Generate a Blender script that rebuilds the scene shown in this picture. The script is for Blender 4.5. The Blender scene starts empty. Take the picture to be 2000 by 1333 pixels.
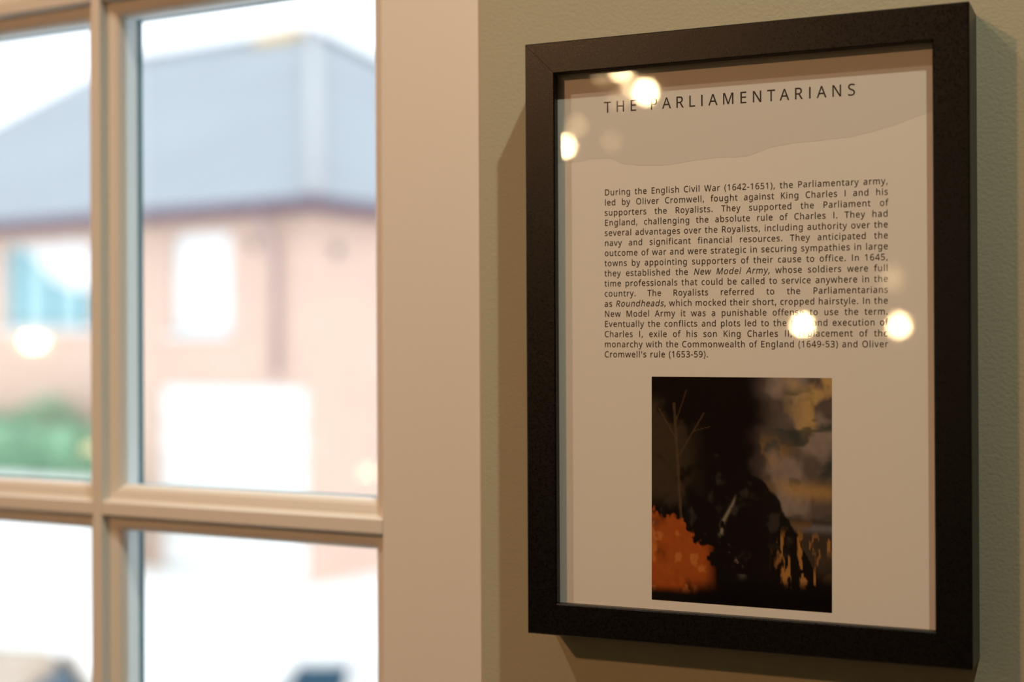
import bpy, bmesh, math, random
import numpy as np
from mathutils import Vector, Matrix

# ---------------------------------------------------------------- camera, world, lights, exposure
SC = bpy.context.scene
COL = bpy.context.scene.collection
Z0 = 1.45            # height of the picture frame's lower edge above the floor
CEIL = 2.82
GROUND = -2.45 + Z0  # car park outside lies lower than the room's floor

SC.view_settings.view_transform = 'Standard'
SC.view_settings.look = 'None'
SC.view_settings.gamma = 1.0
SC.view_settings.use_curve_mapping = False
SC.view_settings.exposure = 0.0

cam_d = bpy.data.cameras.new('camera')
cam_d.lens = 50.0
cam_d.sensor_width = 36.0
cam_d.clip_start = 0.02
cam_d.clip_end = 400
cam_d.dof.use_dof = True
cam_d.dof.focus_distance = 0.765
cam_d.dof.aperture_fstop = 3.4
cam = bpy.data.objects.new('camera', cam_d)
COL.objects.link(cam)
CR = Vector((0.91403777, 0.40560159, -0.00472248))
CU = Vector((5.47907545e-03, -7.04318034e-04, 9.99984742e-01))
CF = Vector((-0.40559207, 0.9140497, 0.00286609))
CP = Vector((0.31599879, -0.76430142, 0.16143222 + Z0))
m3 = Matrix((CR, CU, -CF)).transposed()
cam.matrix_world = Matrix.Translation(CP) @ m3.to_4x4()
SC.camera = cam

world = bpy.data.worlds.new('overcast_sky')
SC.world = world
world.use_nodes = True
bg = world.node_tree.nodes['Background']
bg.inputs['Color'].default_value = (0.93, 0.97, 1.0, 1)
bg.inputs['Strength'].default_value = 2.25

def spot(name, loc, target, power, color, radius, angle, blend):
    d = bpy.data.lights.new(name, 'SPOT')
    d.energy = power; d.color = color; d.shadow_soft_size = radius
    d.spot_size = math.radians(angle); d.spot_blend = blend
    o = bpy.data.objects.new(name, d); COL.objects.link(o)
    o.location = loc
    o.rotation_euler = (Vector(target) - Vector(loc)).to_track_quat('-Z', 'Y').to_euler()
    return o

# the three recessed ceiling downlights of the room (their fittings are built below)
DL = [(0.53, -0.56), (-0.68, -0.665), (-1.12, -2.25)]
spot('downlight_lamp', (DL[0][0], DL[0][1], CEIL - 0.03), (0.0, 0.0, Z0 - 0.2), 37, (1.0, 0.96, 0.75), 0.014, 64, 1.0)
spot('downlight_lamp', (DL[1][0], DL[1][1], CEIL - 0.03), (-0.14, 0.0, Z0 - 0.42), 29, (1.0, 0.74, 0.54), 0.02, 80, 1.0)
spot('downlight_lamp', (DL[2][0], DL[2][1], CEIL - 0.03), (-0.12, 0.0, Z0 - 0.42), 102, (1.0, 0.485, 0.215), 0.05, 80, 1.0)

# ---------------------------------------------------------------- helpers
def new_obj(name, me, mat=None, parent=None, smooth=False):
    o = bpy.data.objects.new(name, me)
    COL.objects.link(o)
    if mat: me.materials.append(mat)
    if parent: o.parent = parent
    if smooth:
        for p in me.polygons: p.use_smooth = True
    return o

def pyd(name, verts, faces, mat=None, parent=None, smooth=False, fix=True):
    me = bpy.data.meshes.new(name)
    me.from_pydata([tuple(v) for v in verts], [], faces)
    if fix:
        bm = bmesh.new(); bm.from_mesh(me)
        bmesh.ops.recalc_face_normals(bm, faces=bm.faces)
        bm.to_mesh(me); bm.free()
    me.update()
    return new_obj(name, me, mat, parent, smooth)

def from_bm(name, bm, mat=None, parent=None, smooth=False):
    me = bpy.data.meshes.new(name)
    bmesh.ops.recalc_face_normals(bm, faces=bm.faces)
    bm.to_mesh(me); bm.free()
    return new_obj(name, me, mat, parent, smooth)

def empty(name, loc=(0, 0, 0), rz=0.0):
    o = bpy.data.objects.new(name, None)
    COL.objects.link(o); o.location = loc; o.rotation_euler = (0, 0, rz)
    o.empty_display_size = 0.05
    return o

def tag(o, label=None, cat=None, group=None, kind=None):
    if label: o['label'] = label
    if cat: o['category'] = cat
    if group: o['group'] = group
    if kind: o['kind'] = kind
    return o

def bm_box(bm, a, b, bevel=0.0, seg=2):
    x0, y0, z0 = a; x1, y1, z1 = b
    v = [bm.verts.new(p) for p in ((x0,y0,z0),(x1,y0,z0),(x1,y1,z0),(x0,y1,z0),(x0,y0,z1),(x1,y0,z1),(x1,y1,z1),(x0,y1,z1))]
    f = [bm.faces.new([v[i] for i in q]) for q in ((0,3,2,1),(4,5,6,7),(0,1,5,4),(1,2,6,5),(2,3,7,6),(3,0,4,7))]
    if bevel:
        es = set(e for q in f for e in q.edges)
        bmesh.ops.bevel(bm, geom=list(es), offset=bevel, segments=seg, affect='EDGES', profile=0.5)

def box(name, a, b, mat, parent=None, bevel=0.0, seg=2):
    bm = bmesh.new(); bm_box(bm, a, b, bevel, seg)
    return from_bm(name, bm, mat, parent)

def bm_cyl(bm, c, r, h, n=24, axis='Z', r2=None):
    r2 = r if r2 is None else r2
    ring = []
    for k, (rr, hh) in enumerate(((r, 0.0), (r2, h))):
        vs = []
        for i in range(n):
            t = 2 * math.pi * i / n
            p = (rr * math.cos(t), rr * math.sin(t), hh)
            if axis == 'Y': p = (p[0], p[2], p[1])
            if axis == 'X': p = (p[2], p[0], p[1])
            vs.append(bm.verts.new((c[0] + p[0], c[1] + p[1], c[2] + p[2])))
        ring.append(vs)
    for i in range(n):
        j = (i + 1) % n
        bm.faces.new((ring[0][i], ring[0][j], ring[1][j], ring[1][i]))
    bm.faces.new(ring[0][::-1]); bm.faces.new(ring[1])

def lathe(name, prof, mat, parent=None, n=32, smooth=True):
    vs, fs = [], []
    for r, z in prof:
        for i in range(n):
            t = 2 * math.pi * i / n
            vs.append((r * math.cos(t), r * math.sin(t), z))
    for k in range(len(prof) - 1):
        for i in range(n):
            j = (i + 1) % n
            fs.append((k*n+i, k*n+j, (k+1)*n+j, (k+1)*n+i))
    return pyd(name, vs, fs, mat, parent, smooth)

# ---------------------------------------------------------------- materials
def mat(name, col, rough=0.6, spec=0.5, noise=None, bump=None, metal=0.0, coat=0.0):
    """noise=(scale, amount)  bump=(scale, strength, distance)"""
    m = bpy.data.materials.new(name); m.use_nodes = True
    nt = m.node_tree; p = nt.nodes['Principled BSDF']
    p.inputs['Base Color'].default_value = (*col, 1)
    p.inputs['Roughness'].default_value = rough
    p.inputs['Specular IOR Level'].default_value = spec
    p.inputs['Metallic'].default_value = metal
    p.inputs['Coat Weight'].default_value = coat
    tc = nt.nodes.new('ShaderNodeTexCoord')
    if noise:
        n = nt.nodes.new('ShaderNodeTexNoise'); n.inputs['Scale'].default_value = noise[0]; n.inputs['Detail'].default_value = 6
        r = nt.nodes.new('ShaderNodeMapRange')
        r.inputs['To Min'].default_value = 1 - noise[1]; r.inputs['To Max'].default_value = 1 + noise[1]
        mx = nt.nodes.new('ShaderNodeVectorMath'); mx.operation = 'SCALE'; mx.inputs[0].default_value = col
        nt.links.new(tc.outputs['Object'], n.inputs['Vector']); nt.links.new(n.outputs['Fac'], r.inputs['Value'])
        nt.links.new(r.outputs['Result'], mx.inputs['Scale']); nt.links.new(mx.outputs[0], p.inputs['Base Color'])
    if bump:
        n = nt.nodes.new('ShaderNodeTexNoise'); n.inputs['Scale'].default_value = bump[0]; n.inputs['Detail'].default_value = 3
        b = nt.nodes.new('ShaderNodeBump'); b.inputs['Strength'].default_value = bump[1]; b.inputs['Distance'].default_value = bump[2]
        nt.links.new(tc.outputs['Object'], n.inputs['Vector']); nt.links.new(n.outputs['Fac'], b.inputs['Height'])
        nt.links.new(b.outputs['Normal'], p.inputs['Normal'])
    return m

def glass(name, refl=0.045, rough=0.04, tint=(1, 1, 1)):
    m = bpy.data.materials.new(name); m.use_nodes = True
    nt = m.node_tree; nt.nodes.clear()
    o = nt.nodes.new('ShaderNodeOutputMaterial'); mx = nt.nodes.new('ShaderNodeMixShader')
    t = nt.nodes.new('ShaderNodeBsdfTransparent'); g = nt.nodes.new('ShaderNodeBsdfGlossy')
    t.inputs['Color'].default_value = (*tint, 1)
    g.inputs['Color'].default_value = (1, 1, 1, 1); g.inputs['Roughness'].default_value = rough
    mx.inputs['Fac'].default_value = refl
    nt.links.new(t.outputs[0], mx.inputs[1]); nt.links.new(g.outputs[0], mx.inputs[2]); nt.links.new(mx.outputs[0], o.inputs['Surface'])
    return m

def emit(name, col, s):
    m = bpy.data.materials.new(name); m.use_nodes = True
    nt = m.node_tree; nt.nodes.clear()
    o = nt.nodes.new('ShaderNodeOutputMaterial'); e = nt.nodes.new('ShaderNodeEmission')
    e.inputs['Color'].default_value = (*col, 1); e.inputs['Strength'].default_value = s
    nt.links.new(e.outputs[0], o.inputs['Surface'])
    return m

def brick_mat(name, c1, c2, mortar):
    m = bpy.data.materials.new(name); m.use_nodes = True
    nt = m.node_tree; p = nt.nodes['Principled BSDF']; p.inputs['Roughness'].default_value = 0.9
    uv = nt.nodes.new('ShaderNodeTexCoord'); b = nt.nodes.new('ShaderNodeTexBrick')
    b.inputs['Color1'].default_value = (*c1, 1); b.inputs['Color2'].default_value = (*c2, 1); b.inputs['Mortar'].default_value = (*mortar, 1)
    b.inputs['Scale'].default_value = 1.0; b.inputs['Brick Width'].default_value = 0.225; b.inputs['Row Height'].default_value = 0.075
    b.inputs['Mortar Size'].default_value = 0.006
    n = nt.nodes.new('ShaderNodeTexNoise'); n.inputs['Scale'].default_value = 0.9; n.inputs['Detail'].default_value = 4
    mr = nt.nodes.new('ShaderNodeMapRange'); mr.inputs['To Min'].default_value = 0.9; mr.inputs['To Max'].default_value = 1.08
    vm = nt.nodes.new('ShaderNodeVectorMath'); vm.operation = 'SCALE'
    nt.links.new(uv.outputs['UV'], b.inputs['Vector']); nt.links.new(uv.outputs['UV'], n.inputs['Vector'])
    nt.links.new(n.outputs['Fac'], mr.inputs['Value']); nt.links.new(b.outputs['Color'], vm.inputs[0]); nt.links.new(mr.outputs['Result'], vm.inputs['Scale'])
    nt.links.new(vm.outputs[0], p.inputs['Base Color'])
    return m

M = {}
M['wall'] = mat('sage_wall_paint', (0.42, 0.41, 0.305), 0.75, 0.25, noise=(3.0, 0.03), bump=(520, 0.5, 0.0005))
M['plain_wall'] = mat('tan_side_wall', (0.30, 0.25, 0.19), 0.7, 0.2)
M['back_wall'] = mat('dark_room_wall', (0.05, 0.035, 0.025), 0.8, 0.2)  # dimness of the far room put into a near-black colour, mirrored by the frame
M['ceiling'] = mat('ceiling_paint', (0.70, 0.64, 0.55), 0.85, 0.2)
M['floor'] = mat('floor_boards', (0.46, 0.36, 0.26), 0.7, 0.2, noise=(6, 0.3))
M['joinery'] = mat('cream_joinery_paint', (0.77, 0.755, 0.715), 0.42, 0.4, bump=(120, 0.08, 0.0003))
M['spacer'] = mat('aluminium_spacer', (0.84, 0.93, 1.0), 0.4, 0.5)
M['seal'] = mat('dark_seal', (0.12, 0.26, 0.32), 0.5, 0.3)
M['frame'] = mat('black_frame_foil', (0.0012, 0.001, 0.0009), 0.34, 0.36, noise=(900, 0.5), bump=(1500, 0.4, 0.0001))
_nt = M['frame'].node_tree                      # fine pitted grain: the sheen breaks up
_n = _nt.nodes.new('ShaderNodeTexNoise'); _n.inputs['Scale'].default_value = 1300; _n.inputs['Detail'].default_value = 2
_r = _nt.nodes.new('ShaderNodeMapRange'); _r.inputs['From Min'].default_value = 0.35; _r.inputs['From Max'].default_value = 0.65
_r.inputs['To Min'].default_value = 0.26; _r.inputs['To Max'].default_value = 0.44
_t = _nt.nodes.new('ShaderNodeTexCoord')
_nt.links.new(_t.outputs['Object'], _n.inputs['Vector']); _nt.links.new(_n.outputs['Fac'], _r.inputs['Value'])
_nt.links.new(_r.outputs['Result'], _nt.nodes['Principled BSDF'].inputs['Roughness'])
M['paper'] = mat('white_paper', (0.80, 0.785, 0.74), 0.6, 0.2)
M['torn'] = mat('torn_band_print', (0.70, 0.69, 0.655), 0.6, 0.2)
M['ink'] = mat('print_ink', (0.045, 0.035, 0.03), 0.6, 0.2)
M['board'] = mat('backing_board', (0.25, 0.18, 0.11), 0.9, 0.1)
M['glass'] = glass('picture_glass', 0.042, 0.022)
M['pane'] = glass('window_glass', 0.03, 0.04, (0.975, 0.98, 0.985))
M['pvc'] = mat('white_window_frame', (0.80, 0.86, 0.88), 0.5)
M['brickL'] = brick_mat('haze_washed_brick', (0.73, 0.50, 0.395), (0.65, 0.45, 0.36), (0.76, 0.65, 0.56))  # flare haze mixed into the brick and mortar colours
M['tile'] = mat('slate_tiles', (0.335, 0.375, 0.41), 0.8, 0.3, noise=(0.5, 0.10))
M['ridge'] = mat('ridge_tiles', (0.47, 0.48, 0.50), 0.8, 0.3)
M['fascia'] = mat('dark_fascia', (0.17, 0.12, 0.17), 0.6, 0.3)
M['pipe'] = mat('plum_grey_downpipe', (0.40, 0.30, 0.33), 0.5, 0.3)
M['vent'] = mat('dark_vent', (0.16, 0.13, 0.15), 0.6)
M['whitepaint'] = mat('white_paint', (0.9, 0.91, 0.9), 0.6)
M['ground'] = mat('pale_concrete', (0.88, 0.88, 0.87), 0.9, 0.1, noise=(1.3, 0.04))
M['teal'] = mat('teal_glazing', (0.36, 0.60, 0.64), 0.2, 0.5)
M['tealframe'] = mat('teal_window_frame', (0.10, 0.30, 0.38), 0.5)
M['blind'] = mat('blind_and_sky_white', (0.92, 0.93, 0.94), 0.8)  # white of real blinds and of the painted sky reflection
M['leaf'] = mat('hedge_leaf', (0.27, 0.47, 0.31), 0.7, 0.3, noise=(2.5, 0.6))
M['carwhite'] = mat('white_car_paint', (0.85, 0.86, 0.87), 0.3, 0.5, coat=0.5)
M['cartan'] = mat('beige_car_paint', (0.50, 0.40, 0.30), 0.35, 0.5, coat=0.5)
M['carglass'] = mat('dark_car_glass', (0.02, 0.08, 0.14), 0.25, 0.3)
M['rubber'] = mat('tyre_rubber', (0.03, 0.03, 0.03), 0.8)
M['metal'] = mat('brushed_metal', (0.6, 0.6, 0.58), 0.35, metal=1.0)
M['blackmetal'] = mat('black_metal', (0.03, 0.03, 0.03), 0.4)
M['lens'] = mat('lamp_lens', (0.9, 0.85, 0.75), 0.4)
M['lichen'] = mat('orange_lichen', (0.72, 0.52, 0.27), 0.9)
# ---------------------------------------------------------------- the room
RX0, RX1, RY1 = -2.9, 2.3, -5.2         # room extents (the picture wall is y = 0)
WX1 = -0.0433                            # right reveal of the window opening
WX0 = -1.18
WZ0, WZ1 = Z0 - 0.80, Z0 + 0.87          # opening
T = 0.32
def wall_with_hole():
    bm = bmesh.new()
    xs = [RX0 - 0.2, WX0, WX1, RX1 + 0.2]; zs = [-0.05, WZ0, WZ1, CEIL + 0.05]
    for yy in (0.0, T):
        for i in range(3):
            for k in range(3):
                if i == 1 and k == 1: continue
                q = [(xs[i], zs[k]), (xs[i+1], zs[k]), (xs[i+1], zs[k+1]), (xs[i], zs[k+1])]
                bm.faces.new([bm.verts.new((a, yy, b)) for a, b in q])
    c = [(WX0, WZ0), (WX1, WZ0), (WX1, WZ1), (WX0, WZ1)]
    for i in range(4):
        a, b = c[i], c[(i+1) % 4]
        bm.faces.new([bm.verts.new(p) for p in ((a[0],0,a[1]),(b[0],0,b[1]),(b[0],T,b[1]),(a[0],T,a[1]))])
    c = [(xs[0], zs[0]), (xs[3], zs[0]), (xs[3], zs[3]), (xs[0], zs[3])]
    for i in range(4):
        a, b = c[i], c[(i+1) % 4]
        bm.faces.new([bm.verts.new(p) for p in ((a[0],0,a[1]),(b[0],0,b[1]),(b[0],T,b[1]),(a[0],T,a[1]))])
    bmesh.ops.remove_doubles(bm, verts=bm.verts, dist=1e-5)
    return from_bm('wall_front', bm, M['wall'])
tag(wall_with_hole(), 'sage green plastered wall carrying the black picture frame', kind='structure')
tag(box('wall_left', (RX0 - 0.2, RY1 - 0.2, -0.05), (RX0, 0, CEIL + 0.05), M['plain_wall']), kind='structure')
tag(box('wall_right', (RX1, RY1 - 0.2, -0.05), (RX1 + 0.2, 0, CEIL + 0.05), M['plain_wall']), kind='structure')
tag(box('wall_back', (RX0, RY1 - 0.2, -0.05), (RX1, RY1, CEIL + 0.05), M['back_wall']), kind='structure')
tag(box('floor', (RX0, RY1, -0.05), (RX1, 0, 0.0), M['floor']), kind='structure')
tag(box('ceiling', (RX0, RY1, CEIL), (RX1, 0, CEIL + 0.05), M['ceiling']), kind='structure')

# ---------------------------------------------------------------- the window (local x runs LEFT from the right reveal, local y outwards)
ANG = math.radians(4.0)
win = empty('window_1', (WX1, 0.0015, Z0))
win.rotation_euler = (0, 0, 0)
tag(win, 'cream painted casement window with small panes and moulded glazing bars', kind='structure')
WM = Matrix(((-math.cos(ANG), math.sin(ANG), 0), (math.sin(ANG), math.cos(ANG), 0), (0, 0, 1)))   # (s, depth, z) -> parent space
def W(p): return WM @ Vector(p)
S_STILE, PW, BW = 0.0712, 0.2318, 0.0086        # stile edge, pane pitch flat-to-flat, flat face of a bar
cols = [(S_STILE + i * (PW + BW), S_STILE + i * (PW + BW) + PW) for i in range(4)]
PH, BH = 0.349, 0.0093
rows = [(0.0540 + i * (PH + BH), 0.0540 + i * (PH + BH) + PH) for i in range(2)]
rows += [(0.0447 - i * (PH + BH) - PH, 0.0447 - i * (PH + BH)) for i in range(2)]
rows.sort()
SEND = cols[-1][1] + S_STILE + 0.005
ZB, ZT = rows[0][0] - 0.075, rows[-1][1] + 0.075
DEPTH = 0.0325
def wbox(name, s0, s1, z0, z1, d0=0.0, d1=DEPTH, m=None, parent=None, bevel=0.0012):
    bm = bmesh.new(); bm_box(bm, (s0, d0, z0), (s1, d1, z1), bevel, 2)
    for v in bm.verts: v.co = W(v.co)
    return from_bm(name, bm, m or M['joinery'], parent or win)
wbox('stile', 0.0006, S_STILE, ZB, ZT)
wbox('stile', cols[-1][1], SEND, ZB, ZT)
wbox('top_rail', S_STILE, cols[-1][1], rows[-1][1], ZT)
wbox('bottom_rail', S_STILE, cols[-1][1], ZB, rows[0][0])
for i in range(3):
    wbox('glazing_bar', cols[i][1], cols[i+1][0], rows[0][0], rows[-1][1], bevel=0.0008)
for k in range(3):
    for i in range(4):
        wbox('glazing_bar', cols[i][0], cols[i][1], rows[k][1], rows[k+1][0], bevel=0.0008)
# profile of the mitred moulding round each pane: (inset from the flat, depth)
mould = [(-0.0005, 0.0012), (0.0004, 0.0024), (0.0012, 0.0062), (0.0020, 0.0070), (0.0052, 0.0072)]
for j in range(9):
    t = j / 8 * math.pi / 2
    mould.append((0.0055 + 0.0066 * math.sin(t), 0.0076 + 0.0068 * (1 - math.cos(t))))
mould += [(0.0125, 0.0149), (-0.0005, 0.0149)]
spacer = [(0.0112, 0.0155), (0.0112, 0.0275), (0.0040, 0.0275), (0.0040, 0.0155)]
seal = [(0.0112, 0.0276), (0.0118, 0.0330), (0.0040, 0.0330), (0.0040, 0.0276)]
outer = [(0.0112, 0.0331), (0.0100, 0.0350), (-0.0005, 0.0350), (-0.0005, 0.0331)]
def ring(name, prof, c, r, m, parent, smooth=True):
    vs, fs = [], []
    prof = [(u * 0.93, d * 0.93) for u, d in prof]
    n = len(prof)
    for (u, d) in prof:
        for (a, b) in ((c[0] + u, r[0] + u), (c[1] - u, r[0] + u), (c[1] - u, r[1] - u), (c[0] + u, r[1] - u)):
            vs.append(W((a, d, b)))
    for j in range(n):
        k = (j + 1) % n
        for q in range(4):
            w = (q + 1) % 4
            fs.append((j*4+q, j*4+w, k*4+w, k*4+q))
    return pyd(name, vs, fs, m, parent)
for c in cols:
    for r in rows:
        g = wbox('pane', c[0] + 0.004, c[1] - 0.004, r[0] + 0.004, r[1] - 0.004, 0.0140, 0.0144, M['pane'], bevel=0)
        ring('glazing_bead', mould, c, r, M['joinery'], win)
        ring('spacer_bar', spacer, c, r, M['spacer'], g)
        ring('rubber_seal', seal, c, r, M['seal'], g)
        ring('outer_bead', outer, c, r, M['pvc'], win)
        wbox('outer_pane', c[0] + 0.004, c[1] - 0.004, r[0] + 0.004, r[1] - 0.004, 0.0258, 0.0262, M['pane'], g, bevel=0)
box('window_board', (WX0 - WX1 + 0.002, -0.05, ZB - 0.025), (-0.002, 0.14, ZB - 0.001), M['joinery'], win, 0.004)

# ---------------------------------------------------------------- the picture frame on the wall
FW, FH, FD, FB = 0.23857545, 0.33, 0.03277973, 0.01775438
PY = -0.0255                              # face of the printed sheet
pf = empty('picture_frame', (0, 0, Z0))
tag(pf, 'black framed and glazed printed sheet headed THE PARLIAMENTARIANS, hung beside the window', 'picture frame')
def rail(corners):
    """mitred rail: corners = outer a, outer b, inner b, inner a in (x, z)"""
    prof_o = 0.0004
    oa, ob, ib, ia = [Vector((p[0], 0, p[1])) for p in corners]
    bm = bmesh.new()
    rings = []
    for o, i in ((oa, ia), (ob, ib)):
        w = (i - o)
        e = w * (0.0007 / FB)
        pts = [o, o + Vector((0, -FD + 0.0007, 0)), o + e + Vector((0, -FD, 0)), i - e + Vector((0, -FD, 0)), i + Vector((0, -FD + 0.0007, 0)),
               i + Vector((0, PY - 0.0022, 0)), i - w * 0.35 + Vector((0, PY - 0.0022, 0)), i - w * 0.35 + Vector((0, -0.0005, 0))]
        rings.append([bm.verts.new(p) for p in pts])
    n = len(rings[0])
    for k in range(n):
        j = (k + 1) % n
        bm.faces.new((rings[0][k], rings[0][j], rings[1][j], rings[1][k]))
    bm.faces.new(rings[0][::-1]); bm.faces.new(rings[1])
    return bm
O = [(0, 0), (FW, 0), (FW, FH), (0, FH)]
g = 0.00007
I = [(FB, FB), (FW - FB, FB), (FW - FB, FH - FB), (FB, FH - FB)]
for k, (dx, dz) in enumerate(((1, 0), (0, 1), (-1, 0), (0, -1))):
    j = (k + 1) % 4
    sh = [(O[k][0] + dx*g*2, O[k][1] + dz*g*2), (O[j][0] - dx*g*2, O[j][1] - dz*g*2), (I[j][0] - dx*g*2, I[j][1] - dz*g*2), (I[k][0] + dx*g*2, I[k][1] + dz*g*2)]
    from_bm('frame_rail', rail(sh), M['frame'], pf)
box('backing_board', (FB * 0.7, -0.022, FB * 0.7), (FW - FB * 0.7, -0.003, FH - FB * 0.7), M['board'], pf)
gl = box('glass_pane', (FB * 0.72, PY - 0.0021, FB * 0.72), (FW - FB * 0.72, PY - 0.0003, FH - FB * 0.72), M['glass'], pf)
sheet = box('printed_sheet', (FB * 0.75, PY, FB * 0.75), (FW - FB * 0.75, PY + 0.0003, FH - FB * 0.75), M['paper'], pf)
tag(sheet, 'white printed sheet behind the glass')

# torn-paper band printed across the head of the sheet
tear = [(0.01331, 0.2630), (0.01693, 0.26299), (0.02617, 0.26304), (0.03532, 0.26423), (0.042, 0.2645), (0.04889, 0.26402), (0.05484, 0.26086), (0.06519, 0.25916), (0.07689, 0.25850), (0.084, 0.2590), (0.09133, 0.25992), (0.10, 0.2606), (0.10836, 0.26114), (0.117, 0.2608), (0.12509, 0.26099), (0.13609, 0.26439), (0.144, 0.2656), (0.15234, 0.26635), (0.16301, 0.26675), (0.17, 0.2674), (0.17878, 0.2676), (0.18915, 0.26956), (0.20195, 0.27263), (0.21207, 0.27582), (0.21658, 0.27706), (0.2252, 0.2790)]
rnd = random.Random(4)
vs, top = [], FH - FB * 0.75
fine = []
for (a, b), (c, d) in zip(tear[:-1], tear[1:]):
    for s in range(5):
        t = s / 5; fine.append((a + (c - a) * t, b + (d - b) * t + rnd.uniform(-0.00022, 0.00022)))
fine.append(tear[-1])
n = len(fine)
vs = [(x, PY - 0.00004, z) for x, z in fine] + [(x, PY - 0.00004, top) for x, z in fine]
fs = [(i, i + 1, n + i + 1, n + i) for i in range(n - 1)]
tag(pyd('torn_edge_band', vs, fs, M['torn'], sheet), 'greyer torn-paper shape printed across the head of the sheet')

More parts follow.
